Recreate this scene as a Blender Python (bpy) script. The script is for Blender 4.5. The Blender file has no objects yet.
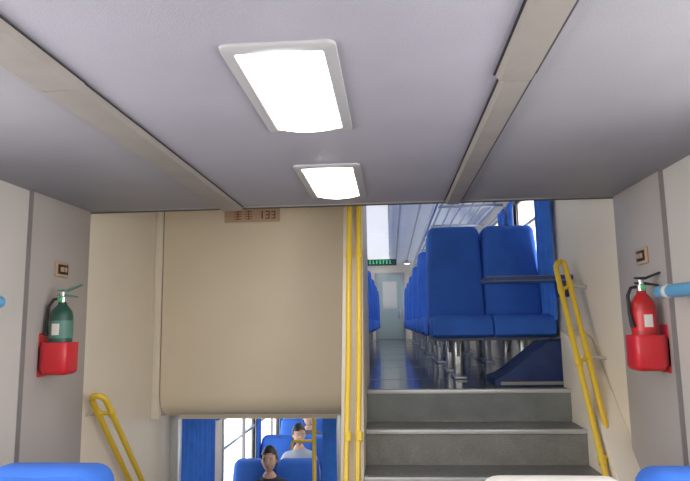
import bpy, bmesh, math, random
from mathutils import Vector, Matrix
random.seed(4)
ZO=2.55   # camera eye height above the lower-deck floor
sc=bpy.context.scene
try:
    sc.view_settings.view_transform='Standard'
except Exception: pass

# ------------------------------------------------------------ materials
MATS={}
def mat(name,col,rough=0.5,metal=0.0,var=0.0,vscale=20,bump=0.0,bscale=60,emit=None,estr=0,spec=0.5,stretch=None,speck=0.0,sscale=320):
    m=bpy.data.materials.new(name); m.use_nodes=True
    nt=m.node_tree; b=nt.nodes['Principled BSDF']
    b.inputs['Base Color'].default_value=(*col,1); b.inputs['Roughness'].default_value=rough
    b.inputs['Metallic'].default_value=metal
    b.inputs['Specular IOR Level'].default_value=spec
    tc=nt.nodes.new('ShaderNodeTexCoord'); mp=nt.nodes.new('ShaderNodeMapping')
    nt.links.new(tc.outputs['Object'],mp.inputs['Vector'])
    if stretch: mp.inputs['Scale'].default_value=stretch
    last=None
    if var>0:
        n=nt.nodes.new('ShaderNodeTexNoise'); n.inputs['Scale'].default_value=vscale; n.inputs['Detail'].default_value=4
        nt.links.new(mp.outputs['Vector'],n.inputs['Vector'])
        r=nt.nodes.new('ShaderNodeValToRGB')
        r.color_ramp.elements[0].position=0.3; r.color_ramp.elements[1].position=0.7
        r.color_ramp.elements[0].color=(*[max(0,c*(1-var)) for c in col],1)
        r.color_ramp.elements[1].color=(*[min(1,c*(1+var)) for c in col],1)
        nt.links.new(n.outputs['Fac'],r.inputs['Fac']); nt.links.new(r.outputs['Color'],b.inputs['Base Color'])
        last=r
    if speck>0 and last:
        n3=nt.nodes.new('ShaderNodeTexNoise'); n3.inputs['Scale'].default_value=sscale; n3.inputs['Detail'].default_value=1
        nt.links.new(tc.outputs['Object'],n3.inputs['Vector'])
        r3=nt.nodes.new('ShaderNodeValToRGB')
        r3.color_ramp.elements[0].position=0.35; r3.color_ramp.elements[1].position=0.65
        r3.color_ramp.elements[0].color=(1-speck,)*3+(1,); r3.color_ramp.elements[1].color=(1,1,1,1)
        mx=nt.nodes.new('ShaderNodeMix'); mx.data_type='RGBA'; mx.blend_type='MULTIPLY'; mx.inputs[0].default_value=1
        nt.links.new(n3.outputs['Fac'],r3.inputs['Fac'])
        nt.links.new(last.outputs['Color'],mx.inputs[6]); nt.links.new(r3.outputs['Color'],mx.inputs[7])
        nt.links.new(mx.outputs[2],b.inputs['Base Color'])
    if bump>0:
        n2=nt.nodes.new('ShaderNodeTexNoise'); n2.inputs['Scale'].default_value=bscale; n2.inputs['Detail'].default_value=3
        nt.links.new(mp.outputs['Vector'],n2.inputs['Vector'])
        bp=nt.nodes.new('ShaderNodeBump'); bp.inputs['Strength'].default_value=bump; bp.inputs['Distance'].default_value=0.02
        nt.links.new(n2.outputs['Fac'],bp.inputs['Height']); nt.links.new(bp.outputs['Normal'],b.inputs['Normal'])
    if emit:
        b.inputs['Emission Color'].default_value=(*emit,1); b.inputs['Emission Strength'].default_value=estr
    MATS[name]=m; return m

mat('ceiling_panel',(0.385,0.365,0.42),0.55,var=0.05,vscale=3,bump=0.08,bscale=200,speck=0.14)
mat('ceiling_side',(0.345,0.33,0.36),0.5,var=0.05,vscale=3,bump=0.08,bscale=200,speck=0.14)
mat('strip_metal',(0.28,0.25,0.23),0.45,var=0.06,vscale=8)
mat('dark_gap',(0.05,0.045,0.05),0.7)
mat('seam_grey',(0.24,0.22,0.21),0.6)
mat('cream',(0.75,0.64,0.475),0.42,var=0.03,vscale=2,bump=0.03,bscale=150)
mat('cream_light',(0.82,0.735,0.60),0.45,var=0.03,vscale=2)
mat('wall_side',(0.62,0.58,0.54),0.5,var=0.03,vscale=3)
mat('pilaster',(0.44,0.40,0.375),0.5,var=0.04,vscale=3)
mat('white_roof',(0.86,0.86,0.84),0.5,var=0.02,vscale=3)
mat('grey_metal',(0.45,0.46,0.48),0.35,0.6)
mat('steel',(0.6,0.6,0.6),0.3,0.9)
mat('black',(0.02,0.02,0.022),0.5)
mat('lamp_frame',(0.40,0.39,0.40),0.4)
mat('lamp_glow',(0.9,0.9,0.9),0.4,emit=(1.0,0.99,0.97),estr=11)
mat('deck_glow',(0.85,0.85,0.85),0.4,emit=(1.0,0.98,0.95),estr=0.55)
mat('deck_glow_low',(0.9,0.9,0.9),0.4,emit=(1.0,0.98,0.95),estr=4)
mat('yellow_pole',(0.80,0.54,0.04),0.3,spec=0.6)
mat('seat_blue',(0.03,0.135,0.55),0.8,var=0.10,vscale=5,bump=0.55,bscale=5)
mat('seat_blue_dark',(0.012,0.03,0.11),0.7,var=0.2,vscale=10)
mat('curtain_blue',(0.03,0.16,0.62),0.8,var=0.15,vscale=10)
mat('blue_panel',(0.07,0.18,0.38),0.6,var=0.1,vscale=5)
mat('sky_tube',(0.13,0.42,0.68),0.35)
mat('floor_upper',(0.20,0.21,0.195),0.12,var=0.15,vscale=6,speck=0.3)
mat('tread',(0.19,0.19,0.185),0.35,var=0.2,vscale=30,speck=0.4)
mat('riser',(0.235,0.225,0.20),0.5,var=0.12,vscale=12,speck=0.35,sscale=200)
mat('nosing',(0.50,0.50,0.48),0.35,0.3)
mat('floor_low',(0.12,0.13,0.14),0.4,var=0.15,vscale=6)
mat('red',(0.62,0.02,0.03),0.35)
mat('red_body',(0.50,0.02,0.02),0.3)
mat('green_body',(0.025,0.09,0.065),0.4)
mat('green_label',(0.10,0.22,0.18),0.5)
mat('label',(0.75,0.72,0.65),0.6)
mat('gauge',(0.1,0.5,0.2),0.4)
mat('tan_sign',(0.50,0.34,0.22),0.5)
mat('sign_ink',(0.22,0.05,0.03),0.6)
mat('led_green',(0.1,0.8,0.3),0.5,emit=(0.1,0.9,0.35),estr=0.7)
mat('led_case',(0.02,0.05,0.04),0.5)
mat('table_top',(0.16,0.22,0.33),0.35)
mat('table_edge',(0.03,0.05,0.16),0.5)
mat('skin',(0.62,0.38,0.26),0.55)
mat('hair',(0.012,0.010,0.010),0.5)
mat('shirt_dark',(0.03,0.035,0.06),0.8)
mat('shirt_white',(0.40,0.44,0.52),0.8)
mat('shirt_grey',(0.12,0.12,0.15),0.8)
mat('trousers',(0.03,0.03,0.04),0.8)
mat('eye_white',(0.6,0.55,0.5),0.3)
mat('lips',(0.42,0.14,0.12),0.5)
mat('shoe',(0.02,0.02,0.02),0.4)
mat('cloth_white',(0.74,0.70,0.65),0.8,bump=0.3,bscale=15)
mat('door_green',(0.42,0.50,0.47),0.5)
def glass():
    m=bpy.data.materials.new('window_glass'); m.use_nodes=True; nt=m.node_tree; nt.nodes.clear()
    o=nt.nodes.new('ShaderNodeOutputMaterial'); mx=nt.nodes.new('ShaderNodeMixShader'); t=nt.nodes.new('ShaderNodeBsdfTransparent'); g=nt.nodes.new('ShaderNodeBsdfGlossy')
    g.inputs['Roughness'].default_value=0.05; mx.inputs[0].default_value=0.06
    nt.links.new(t.outputs[0],mx.inputs[1]); nt.links.new(g.outputs[0],mx.inputs[2]); nt.links.new(mx.outputs[0],o.inputs[0]); MATS['glass']=m
glass()

# ------------------------------------------------------------ mesh builder
class B:
    def __init__(s): s.v=[]; s.f=[]; s.m=[]; s.ml=[]
    def mi(s,n):
        if n not in s.ml: s.ml.append(n)
        return s.ml.index(n)
    def merge(s,bm,m,M=None):
        if M is not None: bmesh.ops.transform(bm,matrix=M,verts=bm.verts)
        bmesh.ops.recalc_face_normals(bm,faces=bm.faces)
        o=len(s.v); bm.verts.index_update(); i=s.mi(m)
        s.v+= [tuple(v.co) for v in bm.verts]
        for f in bm.faces: s.f.append([o+v.index for v in f.verts]); s.m.append(i)
        bm.free()
    def box(s,x0,x1,y0,y1,z0,z1,m,bev=0.0,M=None,seg=2):
        bm=bmesh.new(); bmesh.ops.create_cube(bm,size=1)
        for v in bm.verts:
            v.co=Vector(((x0+x1)/2+v.co.x*(x1-x0),(y0+y1)/2+v.co.y*(y1-y0),(z0+z1)/2+v.co.z*(z1-z0)))
        if bev>0: bmesh.ops.bevel(bm,geom=list(bm.edges),offset=bev,segments=seg,affect='EDGES',profile=0.5)
        s.merge(bm,m,M)
    def prism(s,pts,axis,a0,a1,m,bev=0.0,M=None,layers=None):
        bm=bmesh.new()
        def P(p,a):
            if axis=='x': return Vector((a,p[0],p[1]))
            if axis=='y': return Vector((p[0],a,p[1]))
            return Vector((p[0],p[1],a))
        cx=sum(p[0] for p in pts)/len(pts); cy=sum(p[1] for p in pts)/len(pts)
        L=layers or [(a0,0),(a1,0)]
        rings=[]
        for a,ins in L:
            ring=[]
            for p in pts:
                d=Vector((p[0]-cx,p[1]-cy)); l=d.length or 1
                q=(cx+d.x*(1-ins/l),cy+d.y*(1-ins/l)); ring.append(bm.verts.new(P(q,a)))
            rings.append(ring)
        n=len(pts)
        for k in range(len(rings)-1):
            for i in range(n):
                bm.faces.new([rings[k][i],rings[k][(i+1)%n],rings[k+1][(i+1)%n],rings[k+1][i]])
        bm.faces.new(rings[0]); bm.faces.new(list(reversed(rings[-1])))
        if bev>0:
            bmesh.ops.bevel(bm,geom=list(bm.edges),offset=bev,segments=2,affect='EDGES',profile=0.5)
        s.merge(bm,m,M)
    def tube(s,pts,r,m,seg=12,closed=False,M=None):
        pts=[Vector(p) for p in pts]; n=len(pts); rr=r if isinstance(r,(list,tuple)) else [r]*n
        bm=bmesh.new(); rings=[]; up=None
        for i,p in enumerate(pts):
            if closed: t=(pts[(i+1)%n]-pts[i-1]).normalized()
            else: t=(pts[min(i+1,n-1)]-pts[max(i-1,0)]).normalized()
            if up is None:
                up=Vector((0,0,1)) if abs(t.z)<0.9 else Vector((1,0,0))
            a=(up-t*up.dot(t)).normalized(); b=t.cross(a); up=a
            rings.append([bm.verts.new(p+(a*math.cos(2*math.pi*k/seg)+b*math.sin(2*math.pi*k/seg))*rr[i]) for k in range(seg)])
        for i in range(n if closed else n-1):
            A=rings[i];C=rings[(i+1)%n]
            for k in range(seg): bm.faces.new([A[k],A[(k+1)%seg],C[(k+1)%seg],C[k]])
        if not closed:
            bm.faces.new(rings[0]); bm.faces.new(rings[-1])
        s.merge(bm,m,M)
    def lathe(s,prof,c,m,seg=24,M=None):
        bm=bmesh.new(); rings=[]
        for r,z in prof:
            rings.append([bm.verts.new((c[0]+r*math.cos(2*math.pi*k/seg),c[1]+r*math.sin(2*math.pi*k/seg),c[2]+z)) for k in range(seg)])
        for i in range(len(rings)-1):
            for k in range(seg): bm.faces.new([rings[i][k],rings[i][(k+1)%seg],rings[i+1][(k+1)%seg],rings[i+1][k]])
        bm.faces.new(rings[0]); bm.faces.new(rings[-1])
        s.merge(bm,m,M)
    def ell(s,c,r,m,M=None,seg=16,fn=None):
        bm=bmesh.new(); bmesh.ops.create_uvsphere(bm,u_segments=seg,v_segments=max(8,seg*3//4),radius=1)
        for v in bm.verts:
            if fn: fn(v)
            v.co=Vector((c[0]+v.co.x*r[0],c[1]+v.co.y*r[1],c[2]+v.co.z*r[2]))
        s.merge(bm,m,M)
    def mesh(s,name,ang=35):
        me=bpy.data.meshes.new(name); me.from_pydata(s.v,[],s.f)
        for n in s.ml: me.materials.append(MATS[n])
        me.polygons.foreach_set('material_index',s.m)
        me.polygons.foreach_set('use_smooth',[True]*len(me.polygons)); me.update()
        me.set_sharp_from_angle(angle=math.radians(ang)); return me
    def done(s,name,ang=35,lift=True,parent=None):
        xs=[v[0] for v in s.v]; ys=[v[1] for v in s.v]; zs=[v[2] for v in s.v]
        o=Vector(((min(xs)+max(xs))/2,(min(ys)+max(ys))/2,min(zs)))
        s.v=[tuple(Vector(v)-o) for v in s.v]
        me=s.mesh(name,ang); ob=bpy.data.objects.new(name,me); sc.collection.objects.link(ob)
        ob.location=o+Vector((0,0,ZO if lift else 0))
        return ob
def inst(name,me,loc,rz=0):
    ob=bpy.data.objects.new(name,me); sc.collection.objects.link(ob)
    ob.location=(loc[0],loc[1],loc[2]+ZO); ob.rotation_euler=(0,0,rz); return ob

XL,XR=-1.73,1.23      # inner side wall faces
HC=0.66               # vestibule ceiling
FV=-1.22; FU=-0.42; FL=-2.55; RU=1.5; YE=15.5
YB=-2.5               # rear of the vestibule

# ------------------------------------------------------------ shell
b=B(); b.box(XL-0.1,XR+0.1,YB,3.3,FV-0.1,FV,'floor_low'); b.done('floor_vestibule')
b=B(); b.box(-0.165,XR,3.87,YE,FU-0.18,FU,'floor_upper'); b.box(XL,-0.165,4.45,YE,FU-0.18,FU,'floor_upper')
for i in range(9): b.box(-0.165,XR,4.6+i*1.2,4.612+i*1.2,FU,FU+0.0015,'tread')
b.done('floor_upper_deck')
b=B(); b.box(XL-0.1,XR+0.1,3.3,YE,FL-0.1,FL,'floor_low'); b.done('floor_lower_deck')
b=B(); b.box(XL,XR,3.3,YE,RU,RU+0.1,'white_roof')
for x in (-0.62,0.14,0.40,-0.90): b.box(x,x+0.02,3.4,YE,RU-0.012,RU,'pilaster')
b.done('ceiling_upper_deck')
# curved cove trim where the roof meets the side walls
for nm,sx,xw in (('right',1,XR),('left',-1,XL)):
    b=B(); pts=[(xw,RU),(xw-sx*0.5,RU),(xw-sx*0.28,RU-0.05),(xw-sx*0.1,RU-0.13),(xw,RU-0.20)]
    b.prism(pts,'y',3.35,YE,'white_roof'); b.done('trim_cove_'+nm)
b=B()
b.box(-0.81,0.31,YB,3.3,HC,HC+0.06,'ceiling_panel')
b.box(XL-0.02,-0.81,YB,3.3,HC,HC+0.06,'ceiling_side'); b.box(0.31,XR+0.02,YB,3.3,HC,HC+0.06,'ceiling_side')
b.box(XL,XR,3.22,3.3,HC+0.06,RU,'cream')
b.done('ceiling_vestibule')
b=B()
def strip(x0,x1,y0,y1):
    b.prism([(x0,HC-0.004),(x0+0.010,HC-0.02),(x1-0.010,HC-0.02),(x1,HC-0.004),(x1,HC+0.002),(x0,HC+0.002)],'y',y0,y1,'strip_metal')
    b.box(x0-0.006,x0+0.002,y0,y1,HC-0.003,HC+0.001,'dark_gap')
    b.box(x1-0.002,x1+0.006,y0,y1,HC-0.003,HC+0.001,'dark_gap')
strip(-0.950,-0.815,YB,1.5); strip(-0.945,-0.818,1.503,3.28)
strip(0.297,0.400,YB,1.57); strip(0.312,0.398,1.574,3.28)
b.done('trim_ceiling_strips')
b=B(); b.box(XL,XR,3.285,3.305,HC-0.008,HC+0.01,'dark_gap'); b.box(XL,XR,3.27,3.286,HC-0.005,HC+0.0,'strip_metal'); b.done('trim_ceiling_edge')

def wall(name,xf,sx,spans,m):
    b=B(); T=0.08
    for (y0,y1,z0,z1,mm,holes) in spans:
        xa,xb=sorted((xf,xf+sx*T))
        y=y0
        for (a,c,d,e) in holes:
            b.box(xa,xb,y,a,z0,z1,mm); b.box(xa,xb,a,c,z0,d,mm); b.box(xa,xb,a,c,e,z1,mm); y=c
        b.box(xa,xb,y,y1,z0,z1,mm)
    return b.done(name)
up_h=[(4.6+i*1.75,4.6+i*1.75+1.35,0.05,1.14) for i in range(6)]
lo_h=[(6.2+i*1.6,6.2+i*1.6+1.45,-1.85,-0.96) for i in range(5)]
ve_h=[(-1.9,-0.3,-0.35,0.42),(0.1,1.7,-0.35,0.42)]
for nm,xf,sx in (('left',XL,-1),('right',XR,1)):
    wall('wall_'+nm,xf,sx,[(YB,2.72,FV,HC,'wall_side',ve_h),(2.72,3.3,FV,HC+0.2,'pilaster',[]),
        (3.3,4.28,FL,RU,'cream_light',[]),(4.28,YE,FU-0.1,RU,'cream_light',up_h),(4.28,YE,FL,FU-0.1,'cream_light',lo_h)],None)
n=1
for nm,xf,sx in (('left',XL,-1),('right',XR,1)):
    for hs in (ve_h,up_h,lo_h):
        for (a,c,d,e) in hs:
            b=B(); w=0.045
            xa,xb=sorted((xf-sx*0.012,xf+sx*0.05))
            b.box(xa,xb,a-w,a,d-w,e+w,'grey_metal',0.004); b.box(xa,xb,c,c+w,d-w,e+w,'grey_metal',0.004)
            b.box(xa,xb,a,c,d-w,d,'grey_metal',0.004); b.box(xa,xb,a,c,e,e+w,'grey_metal',0.004)
            b.box(xa+0.01,xb-0.01,a,c,e-0.3,e-0.27,'grey_metal')
            b.box(xf+sx*0.028,xf+sx*0.032,a,c,d,e,'glass')
            b.done('window_%d'%n); n+=1
b=B(); b.box(XL-0.08,XR+0.08,YB-0.1,YB,FV,HC,'wall_side'); b.box(-0.7,0.2,YB,YB+0.02,FV,0.4,'door_green'); b.done('wall_rear')
for nm,xf,sx in (('left',XL,-1),('right',XR,1)):
    b=B(); xa,xb=sorted((xf-sx*0.018,xf))
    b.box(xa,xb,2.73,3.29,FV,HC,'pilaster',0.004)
    b.box(xa-0.001,xb+0.001,2.724,2.73,FV,HC,'seam_grey'); b.done('trim_pilaster_'+nm)

# end wall with sliding door
b=B(); b.box(XL,XR,YE,YE+0.1,FL,RU+0.05,'cream_light'); b.done('wall_end')
b=B()
b.box(-0.40,0.36,YE-0.03,YE-0.001,FU,1.28,'grey_metal',0.006); b.box(-0.34,0.30,YE-0.05,YE-0.03,FU+0.01,1.22,'door_green',0.01)
b.box(-0.2,0.16,YE-0.058,YE-0.05,0.35,1.05,'label',0.004); b.box(0.2,0.24,YE-0.08,YE-0.05,0.1,0.35,'steel',0.005); b.done('door_1')
# bulkhead above the downstair
pr=[(4.27,RU)]
R=0.16
for i in range(9):
    a=math.pi/2*i/8; pr.append((4.27+R-R*math.cos(a),-0.48-R*math.sin(a)))
pr+=[(4.50,-0.64),(4.50,RU)]
b=B(); b.prism(pr,'x',-1.655,-0.29,'cream'); b.done('wall_bulkhead',20)
b=B()
b.box(XL,-1.668,4.29,4.5,-0.66,RU,'cream_light',0.008); b.box(-1.67,-1.652,4.33,4.48,-0.64,RU,'pilaster'); b.done('trim_bulkhead_edge')
# divider between the two flights
b=B(); b.prism([(3.80,RU),(3.80,0.75),(3.18,FV),(4.45,FV),(4.45,RU)],'x',-0.288,-0.165,'cream_light',0.006); b.done('wall_divider')
# lower deck door frame
b=B()
b.box(-1.67,-1.60,4.52,4.60,FL,-0.66,'grey_metal',0.01); b.box(-0.42,-0.36,4.52,4.60,FL,-0.66,'grey_metal',0.01)
b.box(-1.60,-0.42,4.53,4.60,-0.69,-0.665,'cream'); b.done('door_frame_lower_deck')
b=B(); b.box(XL,XR,4.5,YE,-0.66,-0.605,'cream_light'); b.done('ceiling_lower_deck')

# ------------------------------------------------------------ stairs up
b=B()
ys=[3.87,3.585,3.30,3.015]; zs=[FU,-0.613,-0.806,-0.999]
X0,X1=-0.164,1.086
for k in range(4):
    y=ys[k]; z=zs[k]; yb=3.875 if k==0 else ys[k-1]+0.004
    if k>0: b.box(X0,X1,y+0.01,yb,z-0.03,z,'tread')
    b.box(X0,X1,y+0.008,yb+0.02,FV,z-0.025,'riser')
    b.box(X0,X1,y-0.006,y+0.045,z-0.022,z+0.003,'nosing',0.004)
    for j in range(3): b.box(X0+0.02,X1-0.02,y+0.002+j*0.013,y+0.007+j*0.013,z+0.003,z+0.005,'tread')
b.done('staircase_up')
b=B(); b.prism([(2.98,FV),(2.98,-0.95),(3.86,-0.10),(4.02,-0.06),(4.02,FV)],'x',1.087,XR-0.001,'cream_light',0.008); b.done('staircase_kerb')
# stairs down
b=B()
for k in range(7):
    z=FV-0.19*k; y=3.3+0.17*k
    if k>0: b.box(XL+0.003,-0.30,y,y+0.17,FL,z,'riser'); b.box(XL+0.003,-0.30,y-0.006,y+0.04,z,z+0.004,'nosing')
b.box(XL+0.003,-0.30,3.302,3.47,FL,FV,'riser')
b.done('staircase_down')

# ------------------------------------------------------------ handrails
def arc_loop(p_top1,p_top2,outdir,n=8):
    c=(Vector(p_top1)+Vector(p_top2))/2; a=(Vector(p_top1)-c); o=Vector(outdir).normalized()*a.length
    return [tuple(c+a*math.cos(math.pi*i/n)+o*math.sin(math.pi*i/n)) for i in range(n+1)]
def rail(name,x1,x2,top,bot,shift,wallx=None,brk=()):
    b=B(); r=0.0165
    t1=Vector((x1,top[0],top[1])); b1=Vector((x1,bot[0],bot[1])); t2=Vector((x2,top[0]+shift[0],top[1]+shift[1])); b2=Vector((x2,bot[0]+shift[0],bot[1]+shift[1]))
    d=(t1-b1).normalized()
    pts=[b1]+[b1.lerp(t1,i/6) for i in range(1,6)]+arc_loop(t1,t2,d)+[t2.lerp(b2,i/6) for i in range(1,7)]
    b.tube(pts,r,'yellow_pole')
    for k in brk:
        a=b1.lerp(t1,k); c=b2.lerp(t2,k)
        b.tube([a,c],0.011,'yellow_pole')
        b.tube([a-d*0.02,a+d*0.02],0.021,'yellow_pole')
        b.tube([c-d*0.02,c+d*0.02],0.021,'yellow_pole')
        if wallx is not None: b.tube([c,(wallx,c.y+0.01,c.z-0.01)],0.010,'steel')
    return b.done(name)
rail('handrail',1.055,1.125,(3.90,0.32),(3.22,-0.80),(0.05,0.03),XR,(0.08,0.5,0.88))
rail('handrail',-1.575,-1.655,(3.28,-0.40),(4.03,-1.19),(0.0,0.0),XL,(0.1,0.9))
# long pair of poles on the divider nose
b=B()
def dv(z): return 3.18+(z-FV)/(0.75-FV)*0.62
for x,g in ((-0.247,0.055),(-0.186,0.055)):
    b.tube([(x-0.012,dv(FV+0.02)-g,FV+0.02),(x-0.008,dv(-0.7)-g,-0.7),(x,dv(-0.2)-g,-0.2),(x,dv(0.3)-g,0.3),(x,dv(0.75)-g,0.75),(x,dv(0.9)-g,1.1),(x,dv(0.9)-g,RU)],0.0155,'yellow_pole')
    for z in (-0.60,0.42):
        y=dv(z)-g
        b.tube([(x,y-0.008,z-0.022),(x,y+0.008,z+0.022)],0.020,'yellow_pole')
        b.tube([(x,y,z),(x,dv(z)+0.01,z-0.01)],0.010,'steel')
b.done('grab_pole')

# ------------------------------------------------------------ ceiling lamps
def lamp(y0,y1):
    b=B(); x0,x1=-0.398,-0.114; w=0.036
    def rr(x0,x1,y0,y1,r,n=5):
        o=[]
        for cx,cy,a0 in ((x1-r,y1-r,0),(x0+r,y1-r,90),(x0+r,y0+r,180),(x1-r,y0+r,270)):
            for i in range(n+1):
                a=math.radians(a0+90*i/n); o.append((cx+r*math.cos(a),cy+r*math.sin(a)))
        return o
    bm=bmesh.new(); rings=[]
    for ins,z,r in ((0,HC+0.001,0.022),(0.001,HC-0.006,0.022),(0.006,HC-0.009,0.018),(w-0.004,HC-0.010,0.008),(w,HC-0.004,0.006)):
        ring=[bm.verts.new((p[0],p[1],z)) for p in rr(x0+ins,x1-ins,y0+ins*1.2,y1-ins*1.2,r)]; rings.append(ring)
    n=len(rings[0])
    for k in range(len(rings)-1):
        for i in range(n): bm.faces.new([rings[k][i],rings[k][(i+1)%n],rings[k+1][(i+1)%n],rings[k+1][i]])
    b.merge(bm,'lamp_frame')
    xa,xb,ya,yb=x0+w,x1-w,y0+w*1.2,y1-w*1.2; pts=[]
    for i in range(13):
        t=i/12; pts.append((xa+(xb-xa)*t,HC-0.006-0.014*(1-(2*t-1)**2)))
    pts+=[(xb,HC-0.002),(xa,HC-0.002)]
    b.prism(pts,'y',ya,yb,'lamp_glow')
    b.done('ceiling_lamp',40)
for y in (-1.98,-0.88,0.22,1.32,2.42): lamp(y,y+0.66)

# upper-deck ceiling light panels
for i in range(2):
    b=B(); y=4.2+i*5.6
    b.box(-0.55,0.05,y,y+5.58,RU-0.025,RU-0.001,'white_roof',0.008); b.box(-0.49,-0.01,y+0.02,y+5.56,RU-0.035,RU-0.025,'deck_glow',0.004); b.done('ceiling_glow_panel')
b=B(); b.lathe([(0.09,0),(0.09,-0.02),(0.07,-0.03)],(0.42,14.6,RU-0.05),'lamp_frame'); b.lathe([(0.065,-0.028),(0.05,-0.04),(0.01,-0.045)],(0.42,14.6,RU-0.05),'deck_glow_low'); b.lathe([(0.03,0.05),(0.03,0)],(0.42,14.6,RU-0.05),'lamp_frame'); b.done('round_ceiling_lamp')
for i in range(4):
    b=B(); y=5.0+i*2.2; b.box(-0.75,-0.45,y,y+1.2,-0.69,-0.661,'deck_glow_low',0.008); b.done('ceiling_glow_panel')  # unseen glowing panels added to brighten the lower deck

# luggage racks
for sx,xa,xb in ((1,0.50,1.20),(-1,-1.70,-0.98)):
    b=B()
    xin=xa if sx==1 else xb; xo=xb if sx==1 else xa
    b.tube([(xin,4.9,1.20),(xin,YE-0.1,1.20)],0.022,'steel')
    b.tube([(xin,4.9,1.27),(xin,YE-0.1,1.27)],0.010,'steel')
    for k in range(6):
        x=xin+(xo-xin)*(k+0.6)/6.6; b.tube([(x,4.9,1.215),(x,YE-0.1,1.215)],0.012,'grey_metal',8)
    for i in range(9):
        y=5.0+i*1.28; b.box(min(xin,xo),max(xin,xo),y,y+0.03,1.195,1.22,'grey_metal',0.004)
        b.tube([(xin,y+0.015,1.20),(xin,y+0.015,1.27)],0.010,'steel',8)
    b.done('luggage_rack')

# LED sign
b=B()
b.box(-0.62,0.14,12.6,12.66,1.20,1.33,'led_case',0.008)
for x in (-0.5,0.02): b.tube([(x,12.63,1.33),(x,12.63,RU-0.03)],0.01,'steel',8)
random.seed(2)
x=-0.50
while x<0.02:
    w=0.04
    for k in range(3): b.box(x,x+w*random.choice((0.5,1.0)),12.594,12.6,1.237+k*0.028,1.243+k*0.028,'led_green')
    b.box(x+0.015,x+0.022,12.593,12.6,1.235,1.305,'led_green'); x+=0.07
b.done('led_sign')

# ------------------------------------------------------------ seats
def bench_mesh(name,n,H=1.16,sw=0.455,cover=None,dH=0.0):
    """faces -y ; origin centre of width, rear-floor"""
    b=B(); W=n*sw; lean=0.07; H0=H
    for i in range(n):
        H=H0-(dH if cover==i else 0)
        x0=-W/2+i*sw+0.0005; x1=x0+sw-0.001; m='seat_blue' if not(cover is not None and i==cover) else 'cloth_white'
        zb=0.40; o=[(x0,zb),(x1,zb),(x1,H-0.36),(x1-0.006,H-0.14)]
        r=0.055; cx=x1-0.014-r; cz=H-r
        for k in range(6):
            a=math.pi/2*k/5; o.append((cx+r*math.cos(a),cz+r*math.sin(a)))
        o.append(((x0+x1)/2,H+0.002))
        cx=x0+0.014+r
        for k in range(6):
            a=math.pi/2+math.pi/2*k/5; o.append((cx+r*math.cos(a),cz+r*math.sin(a)))
        o+=[(x0+0.006,H-0.14),(x0,H-0.36)]
        S=Matrix(((1,0,0,0),(0,1,lean/0.7,-lean/0.7*0.4),(0,0,1,0),(0,0,0,1)))
        b.prism(o,'y',0,0,m,M=S,layers=[(-0.168,0.05),(-0.160,0.02),(-0.14,0.003),(-0.07,0.0),(-0.03,0.004),(-0.012,0.02)])
        c=[(-0.12,0.315),(-0.12,0.44),(-0.26,0.462),(-0.42,0.47),(-0.505,0.452),(-0.535,0.41),(-0.54,0.325),(-0.50,0.30)]
        b.prism(c,'x',0,0,'seat_blue',layers=[(x0+0.0,0.02),(x0+0.008,0.004),(x0+0.03,0.0),(x1-0.03,0.0),(x1-0.008,0.004),(x1,0.02)])
    b.box(-W/2+0.03,W/2-0.03,-0.42,-0.08,0.28,0.318,'seam_grey',0.008)
    for x in (-W/2+0.2,W/2-0.2):
        b.box(x-0.03,x+0.03,-0.34,-0.26,0.02,0.285,'steel',0.01); b.box(x-0.045,x+0.045,-0.46,-0.10,0.0,0.022,'grey_metal',0.006)
        b.prism([(-0.40,0.28),(-0.12,0.28),(-0.25,0.16),(-0.35,0.16)],'x',x-0.012,x+0.012,'grey_metal')
    return b.mesh(name,50)
b2=bench_mesh('bench_two',2,1.20,0.447); b3=bench_mesh('bench_three',3)
rowsf=[5.02+1.72*i for i in range(6)]
for i,y in enumerate(rowsf):
    inst('double_passenger_seat',b2,(0.748,y,FU))
    if i>0: inst('triple_passenger_seat',b3,(-0.935,y,FU))
    if y+0.9<YE:
        inst('double_passenger_seat',b2,(0.748,y+0.05,FU),math.pi); inst('triple_passenger_seat',b3,(-0.935,y+0.05,FU),math.pi)
for y in [6.45,7.80,9.15,10.5,11.85]:
    inst('triple_passenger_seat',b3,(-1.00,y,FL))
    inst('double_passenger_seat',b2,(0.74,y,FL))
# vestibule seats (backs toward camera)
bl=bench_mesh('bench_low',2,0.79,0.42); blc=bench_mesh('bench_low_cover',2,0.785,0.46,1,0.03)
inst('bench_seat',bl,(-1.30,1.84,FV),math.pi); inst('bench_seat',blc,(0.70,1.84,FV),math.pi)

# table
b=B(); o=[(0.70,4.14),(0.66,4.18),(0.66,4.41),(0.70,4.45),(XR-0.003,4.45),(XR-0.003,4.14)]
b.prism(o,'z',0.268,0.305,'table_top',0.004); b.prism([(p[0]+(-0.006 if p[0]<1 else 0),p[1]+(-0.006 if p[1]<4.3 else 0.006)) for p in o],'z',0.274,0.300,'table_edge')
b.prism([(4.20,0.268),(4.38,0.268),(4.33,0.16),(4.25,0.16)],'x',1.16,XR-0.002,'table_edge',0.004); b.done('wall_table')
# floor cabinet beside stairwell
b=B(); b.prism([(0.66,FU),(0.66,FU+0.05),(0.76,FU+0.08),(0.93,-0.20),(1.0,-0.14),(XR-0.002,-0.12),(XR-0.002,FU)],'y',4.05,4.40,'seat_blue_dark',0.01)
b.box(0.70,XR-0.004,4.045,4.05,FU+0.01,FU+0.03,'seam_grey'); b.done('floor_cabinet')

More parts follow.
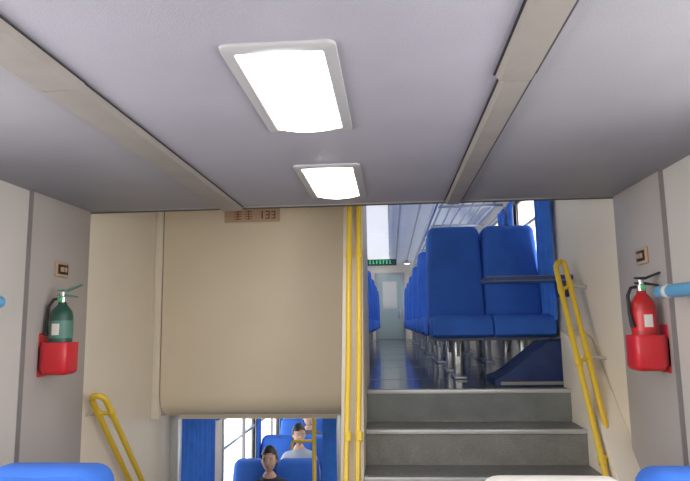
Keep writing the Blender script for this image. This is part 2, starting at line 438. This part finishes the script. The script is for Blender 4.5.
# ------------------------------------------------------------ curtains
def curtain(name,xf,sx,y0,y1,z0,z1,mt='curtain_blue',amp=0.015,per=0.085):
    b=B(); N=int((y1-y0)/per*8); pts=[]
    f=lambda t:amp*math.sin(2*math.pi*t/per)+0.3*amp*math.sin(2*math.pi*t/per*0.37)
    for i in range(N+1):
        y=y0+(y1-y0)*i/N; pts.append((xf-sx*(0.036+f(y-y0)),y))
    back=[(p[0]-sx*0.003,p[1]) for p in reversed(pts)]
    poly=pts+back
    bm=bmesh.new(); n=len(poly)
    lo=[bm.verts.new((p[0],p[1],z0)) for p in poly]; hi=[bm.verts.new((p[0],p[1],z1)) for p in poly]
    for i in range(n): bm.faces.new([lo[i],lo[(i+1)%n],hi[(i+1)%n],hi[i]])
    M=n//2
    for i in range(M-1):
        bm.faces.new([lo[i],lo[i+1],lo[n-2-i],lo[n-1-i]]); bm.faces.new([hi[i],hi[i+1],hi[n-2-i],hi[n-1-i]])
    b.merge(bm,mt)
    b.tube([(xf-sx*0.04,y0-0.02,z1+0.012),(xf-sx*0.04,y1+0.02,z1+0.012)],0.009,'steel',8)
    b.tube([(xf-sx*0.04,y0-0.02,z1+0.012),(xf,y0-0.02,z1+0.012)],0.007,'steel',8); b.tube([(xf-sx*0.04,y1+0.02,z1+0.012),(xf,y1+0.02,z1+0.012)],0.007,'steel',8)
    b.done(name,60)
for i in range(6):
    y=4.6+i*1.75
    curtain('window_curtain',XR,1,y-0.14,y+(0.30 if i==0 else 0.14),-0.0,1.15); curtain('window_curtain',XR,1,y+1.22,y+1.42,-0.0,1.15)
curtain('window_curtain',XL,-1,4.72,5.75,-2.2,-0.72,'curtain_blue',0.018,0.12)
for i in range(5):
    y=6.2+i*1.6
    curtain('window_curtain',XL,-1,y+0.62,y+0.74,-1.95,-0.96,'cloth_white'); curtain('window_curtain',XL,-1,y+1.42,y+1.60,-1.95,-0.96)
b=B(); b.box(XL,XL+0.07,5.80,YE-0.02,-0.90,-0.72,'blue_panel',0.01); b.done('trim_pelmet')
# lower deck grab pole & blue draught screen
b=B(); b.tube([(-0.64,4.95,FL),(-0.64,4.95,-0.664)],0.017,'yellow_pole'); b.tube([(-0.80,4.95,-0.93),(-0.64,4.95,-0.93)],0.012,'yellow_pole')
b.tube([(-0.80,4.95,-0.93),(-0.815,4.95,-0.94),(-0.82,4.95,-0.96),(-0.82,4.95,-1.0)],0.012,'yellow_pole'); b.done('stanchion_pole')
b=B(); b.box(-0.58,-0.36,5.0,5.03,FL,-0.664,'curtain_blue',0.006); b.done('partition_screen')

# ------------------------------------------------------------ fire extinguishers
def extinguisher(x,y,sx,body,lab):
    b=B(); z0=-0.225; wx=XR-0.018 if sx==1 else XL+0.018
    hw=0.068; o=[]
    for cx,cy,a0 in ((x+hw-0.03,y+hw-0.03,0),(x-hw+0.03,y+hw-0.03,90),(x-hw+0.03,y-hw+0.03,180),(x+hw-0.03,y-hw+0.03,270)):
        for i in range(6):
            a=math.radians(a0+18*i); o.append((cx+0.03*math.cos(a),cy+0.03*math.sin(a)))
    b.prism(o,'z',0,0,'red',layers=[(z0,0.02),(z0+0.008,0.006),(z0+0.02,0.0),(z0+0.150,0.0),(z0+0.155,0.002),(z0+0.155,0.008),(z0+0.14,0.010)])
    b.box(min(wx,x+sx*0.05),max(wx,x+sx*0.05),y-0.035,y+0.035,z0+0.02,z0+0.14,'red')
    b.box(min(wx,wx-sx*0.008),max(wx,wx-sx*0.008),y-0.035,y+0.035,z0-0.01,z0+0.20,'red')
    r=0.053
    b.lathe([(r-0.01,z0+0.015),(r,z0+0.03),(r,z0+0.28),(r-0.006,z0+0.305),(r-0.020,z0+0.325),(0.022,z0+0.338),(0.019,z0+0.355)],(x,y,0),body,28)
    b.lathe([(r+0.001,z0+0.175),(r+0.0012,z0+0.18),(r+0.0012,z0+0.255),(r+0.001,z0+0.26)],(x,y,0),lab,28)
    b.box(x-0.018,x+0.018,y-r-0.003,y-r+0.004,z0+0.19,z0+0.245,'label',0.001)
    b.lathe([(0.020,z0+0.35),(0.020,z0+0.375),(0.014,z0+0.38),(0.014,z0+0.40)],(x,y,0),'steel',16)
    b.ell((x,y-0.024,z0+0.365),(0.014,0.008,0.014),'gauge')
    for dz,l in ((0.382,0.075),(0.405,0.095)):
        b.prism([(x-0.025,z0+dz),(x+0.02,z0+dz-0.004),(x+l,z0+dz+ (0.026 if l>0.09 else -0.012)),(x+l,z0+dz+(0.034 if l>0.09 else -0.004)),(x+0.02,z0+dz+0.008),(x-0.025,z0+dz+0.008)],'y',y-0.009,y+0.009,'black' if body!='green_body' else 'green_label')
    b.tube([(x-0.015,y,z0+0.37),(x-0.045,y,z0+0.365),(x-0.064,y-0.01,z0+0.33),(x-0.066,y-0.02,z0+0.25),(x-0.060,y-0.030,z0+0.19)],[0.007,0.007,0.008,0.008,0.011],'black',10)
    b.done('fire_extinguisher')
extinguisher(-1.62,2.87,-1,'green_body','green_label')
extinguisher(1.125,2.80,1,'red_body','red')

# wall plates
for xf,sx,y in ((XL+0.018,-1,3.0),(XR-0.018,1,2.96)):
    b=B(); xa,xb=sorted((xf-sx*0.012,xf)); b.box(xa,xb,y-0.06,y+0.06,0.26,0.34,'tan_sign',0.004)
    xa,xb=sorted((xf-sx*0.016,xf-sx*0.011)); b.box(xa,xb,y-0.045,y+0.045,0.275,0.325,'black',0.001)
    xa,xb=sorted((xf-sx*0.020,xf-sx*0.015)); b.box(xa,xb,y-0.03,y+0.0,0.288,0.312,'tan_sign',0.001); b.box(xa,xb,y+0.01,y+0.03,0.288,0.312,'tan_sign',0.001)
    b.done('light_switch')
# blue wall bars
for xf,sx,y1 in ((XL,-1,2.40),(XR,1,2.62)):
    b=B(); x=xf-sx*0.11; b.tube([(x,0.9,0.11),(x,y1-0.02,0.11),(x,y1-0.008,0.11),(x,y1,0.11)],[0.027,0.027,0.024,0.014],'sky_tube',16)
    for y in (1.0,2.2): b.tube([(x,y,0.11),(xf,y,0.09)],0.012,'steel')
    b.tube([(x,y1-0.12,0.11),(x,y1-0.09,0.11)],0.0285,'label',16); b.done('wall_grab_bar')
# number plate on the bulkhead
b=B(); b.box(-1.20,-0.79,4.258,4.269,0.745,0.90,'tan_sign',0.003)
for cx in (-1.10,-1.02):
    for k in range(4): b.box(cx-0.025,cx+0.025,4.256,4.258,0.765+k*0.018,0.770+k*0.018,'sign_ink')
    b.box(cx-0.003,cx+0.003,4.2555,4.258,0.76,0.83,'sign_ink'); 
b.box(-0.925,-0.915,4.256,4.258,0.765,0.825,'sign_ink')
for cx in (-0.895,-0.852):
    for k in range(3): b.box(cx,cx+0.03,4.256,4.258,0.765+k*0.025,0.773+k*0.025,'sign_ink')
    b.box(cx+0.022,cx+0.03,4.256,4.258,0.765,0.823,'sign_ink')
b.done('car_number_sign')

# ------------------------------------------------------------ people
def person(name,loc,shirt,turn=0.0,headturn=0.0,tilt=0.0):
    V=[];E=[];Rr=[]
    def add(p,r,par=None):
        V.append(p);Rr.append(r); i=len(V)-1
        if par is not None: E.append((par,i))
        return i
    pel=add((0,0,.56),(.155,.11)); bel=add((0,-.01,.70),(.14,.10),pel); ch=add((0,.01,.86),(.155,.10),bel)
    uc=add((0,.02,.985),(.12,.085),ch); nb=add((0,.01,1.05),(.058,.056),uc); nt_=add((0,-.01,1.13),(.052,.052),nb)
    for s in (-1,1):
        sh=add((s*.165,.015,.985),(.062,.062),uc); el=add((s*.225,-.03,.73),(.046,.046),sh); fa=add((s*.19,-.16,.675),(.040,.040),el); wr=add((s*.12,-.265,.635),(.027,.024),fa)
        hd=add((s*.10,-.32,.622),(.036,.018),wr)
        hp=add((s*.09,-.03,.53),(.088,.08),pel); mid=add((s*.11,-.24,.54),(.076,.072),hp); kn=add((s*.12,-.44,.53),(.058,.058),mid)
        cf=add((s*.12,-.45,.34),(.053,.055),kn); an=add((s*.12,-.44,.10),(.036,.038),cf); ft=add((s*.125,-.50,.045),(.042,.034),an); to=add((s*.13,-.60,.035),(.038,.024),ft)
    me=bpy.data.meshes.new('tmp'); me.from_pydata(V,E,[]); ob=bpy.data.objects.new('tmp',me); sc.collection.objects.link(ob)
    sk=ob.modifiers.new('s','SKIN'); sk.use_smooth_shade=True
    for i,r in enumerate(Rr): me.skin_vertices[0].data[i].radius=r
    for i in range(len(V)): me.skin_vertices[0].data[i].use_root=(i==0)
    su=ob.modifiers.new('u','SUBSURF'); su.levels=2; su.render_levels=2
    dg=bpy.context.evaluated_depsgraph_get(); dg.update()
    bme=bpy.data.meshes.new_from_object(ob.evaluated_get(dg)); bpy.data.objects.remove(ob)
    body=bpy.data.objects.new('body',bme); bme.name='body'
    bme.materials.clear()
    for n in (shirt,'trousers','skin','shoe'): bme.materials.append(MATS[n])
    for p in bme.polygons:
        c=p.center
        if c.z>1.07: k=2
        elif c.z<0.10: k=3
        elif c.z<0.60 : k=1
        elif c.y<-.245 and c.z>.6: k=2
        else: k=0
        if k==1 and c.y<-.245 and abs(c.x)<.16 and c.z>.615: k=2
        p.material_index=k; p.use_smooth=True
    sc.collection.objects.link(body)
    root=bpy.data.objects.new(name,None); sc.collection.objects.link(root)
    root.location=(loc[0],loc[1],loc[2]+ZO); root.rotation_euler=(0,0,turn)
    body.parent=root
    b=B()
    for s in (-1,1):
        for k,(dx,l) in enumerate(((-.026,.062),(-.009,.072),(.009,.068),(.026,.054))):
            x=s*.10+dx; z=.626
            b.tube([(x,-.325,z),(x+dx*.2,-.325-l*.45,z+.006),(x+dx*.25,-.325-l*.8,z-.004),(x+dx*.25,-.325-l,z-.016)],[.0095,.009,.008,.006],'skin',8)
        b.tube([(s*.075,-.29,.625),(s*.052,-.315,.622),(s*.045,-.345,.614)],[.012,.010,.007],'skin',8)
    me=b.mesh('hands',60); h=bpy.data.objects.new('hands',me); sc.collection.objects.link(h); h.parent=root
    b=B()
    def hf(v):
        x,y,z=v.co
        if z<0:
            k=1-0.26*min(1,-z)**1.2; v.co.x*=k
            if y<0: v.co.y=y*(1-0.05*(-z))-0.06*(-z)
            else: v.co.y*=(1-0.30*(-z))
        if y<-0.5: v.co.y*=0.96
        if y<0:
            v.co.y-=0.22*math.exp(-((x/0.14)**2+((z+0.16)/0.16)**2))
            v.co.y-=0.05*math.exp(-((x/0.55)**2+((z-0.20)/0.10)**2))
            for e in(-.4,.4): v.co.y+=0.10*math.exp(-(((x-e)/.17)**2+((z-.03)/.10)**2))
            v.co.y-=0.05*math.exp(-((x/.25)**2+((z+.85)/.15)**2))
    b.ell((0,0,0),(.077,.096,.118),'skin',seg=32,fn=hf)
    for e in (-.031,.031):
        b.ell((e,-.080,.004),(.0115,.009,.0045),'eye_white',seg=12); b.ell((e,-.0875,.004),(.0055,.003,.0042),'black',seg=10)
        b.tube([(e-.015,-.087,.021),(e,-.092,.024),(e+.015,-.087,.021)],.002,'hair',6)
    b.ell((0,-.090,-.055),(.018,.008,.0045),'lips',seg=12)
    for e in(-1,1): b.ell((e*.075,.010,-.010),(.008,.016,.026),'skin',seg=12)
    bm=bmesh.new(); bmesh.ops.create_uvsphere(bm,u_segments=32,v_segments=24,radius=1)
    dl=[v for v in bm.verts if (v.co.y<-0.42 and v.co.z<0.36+0.10*math.sin(5*v.co.x+1)) or (-0.42<=v.co.y<=0.05 and v.co.z<0.0) or (v.co.y>0.05 and v.co.z<-0.62)]
    bmesh.ops.delete(bm,geom=dl,context='VERTS')
    for v in bm.verts:
        j=1+0.02*math.sin(23*v.co.x+11*v.co.z); v.co=Vector((v.co.x*.087*j,v.co.y*.108*j+.003,v.co.z*.130*j+.004))
    b.merge(bm,'hair')
    me=b.mesh('head',60); hd=bpy.data.objects.new('head',me); sc.collection.objects.link(hd); hd.parent=root
    hd.location=(0,-.025,1.235); hd.rotation_euler=(tilt,0,headturn)
    return root
person('seated_passenger',(-1.24,6.12,FL-0.005),'shirt_dark',0.2,-0.2,-0.1)
person('seated_passenger',(-1.15,7.47,FL-0.005),'shirt_white',0.15,0.2,0.0)
person('seated_passenger',(-1.22,8.82,FL-0.005),'shirt_grey',0.1,0.3,0.0)

# ------------------------------------------------------------ light
w=bpy.data.worlds.new('World'); sc.world=w; w.use_nodes=True
bg=w.node_tree.nodes['Background']; bg.inputs[0].default_value=(0.90,0.95,1.0,1); bg.inputs[1].default_value=4.2
def area(name,loc,rot,sx,sy,p,col=(1,1,1)):
    l=bpy.data.lights.new(name,'AREA'); l.shape='RECTANGLE'; l.size=sx; l.size_y=sy; l.energy=p; l.color=col
    o=bpy.data.objects.new(name,l); sc.collection.objects.link(o); o.location=(loc[0],loc[1],loc[2]+ZO); o.rotation_euler=rot; return o
for k,(a,c,d,e) in enumerate(ve_h):  # area lamps added as vestibule fill, outside its unseen side windows
    area('vestibule_fill',(XL-0.12,(a+c)/2,(d+e)/2),(0,-math.pi/2,0),e-d,c-a,40,(1.0,0.96,0.91))
    area('vestibule_fill',(XR+0.12,(a+c)/2,(d+e)/2),(0,math.pi/2,0),e-d,c-a,40,(1.0,0.96,0.91))

# ------------------------------------------------------------ camera
cam=bpy.data.cameras.new('camera'); co=bpy.data.objects.new('camera',cam); sc.collection.objects.link(co)
cam.sensor_width=36; cam.lens=600/690*36; cam.clip_start=0.05
psi=0.0742; t=0.1375; rho=0.015
f=Vector((-math.sin(psi)*math.cos(t),math.cos(psi)*math.cos(t),math.sin(t))); r0=Vector((math.cos(psi),math.sin(psi),0)); u0=r0.cross(f)
r=r0*math.cos(rho)-u0*math.sin(rho); u=u0*math.cos(rho)+r0*math.sin(rho)
M=Matrix((r,u,-f)).transposed().to_4x4(); M.translation=Vector((0,0,ZO)); co.matrix_world=M
sc.camera=co
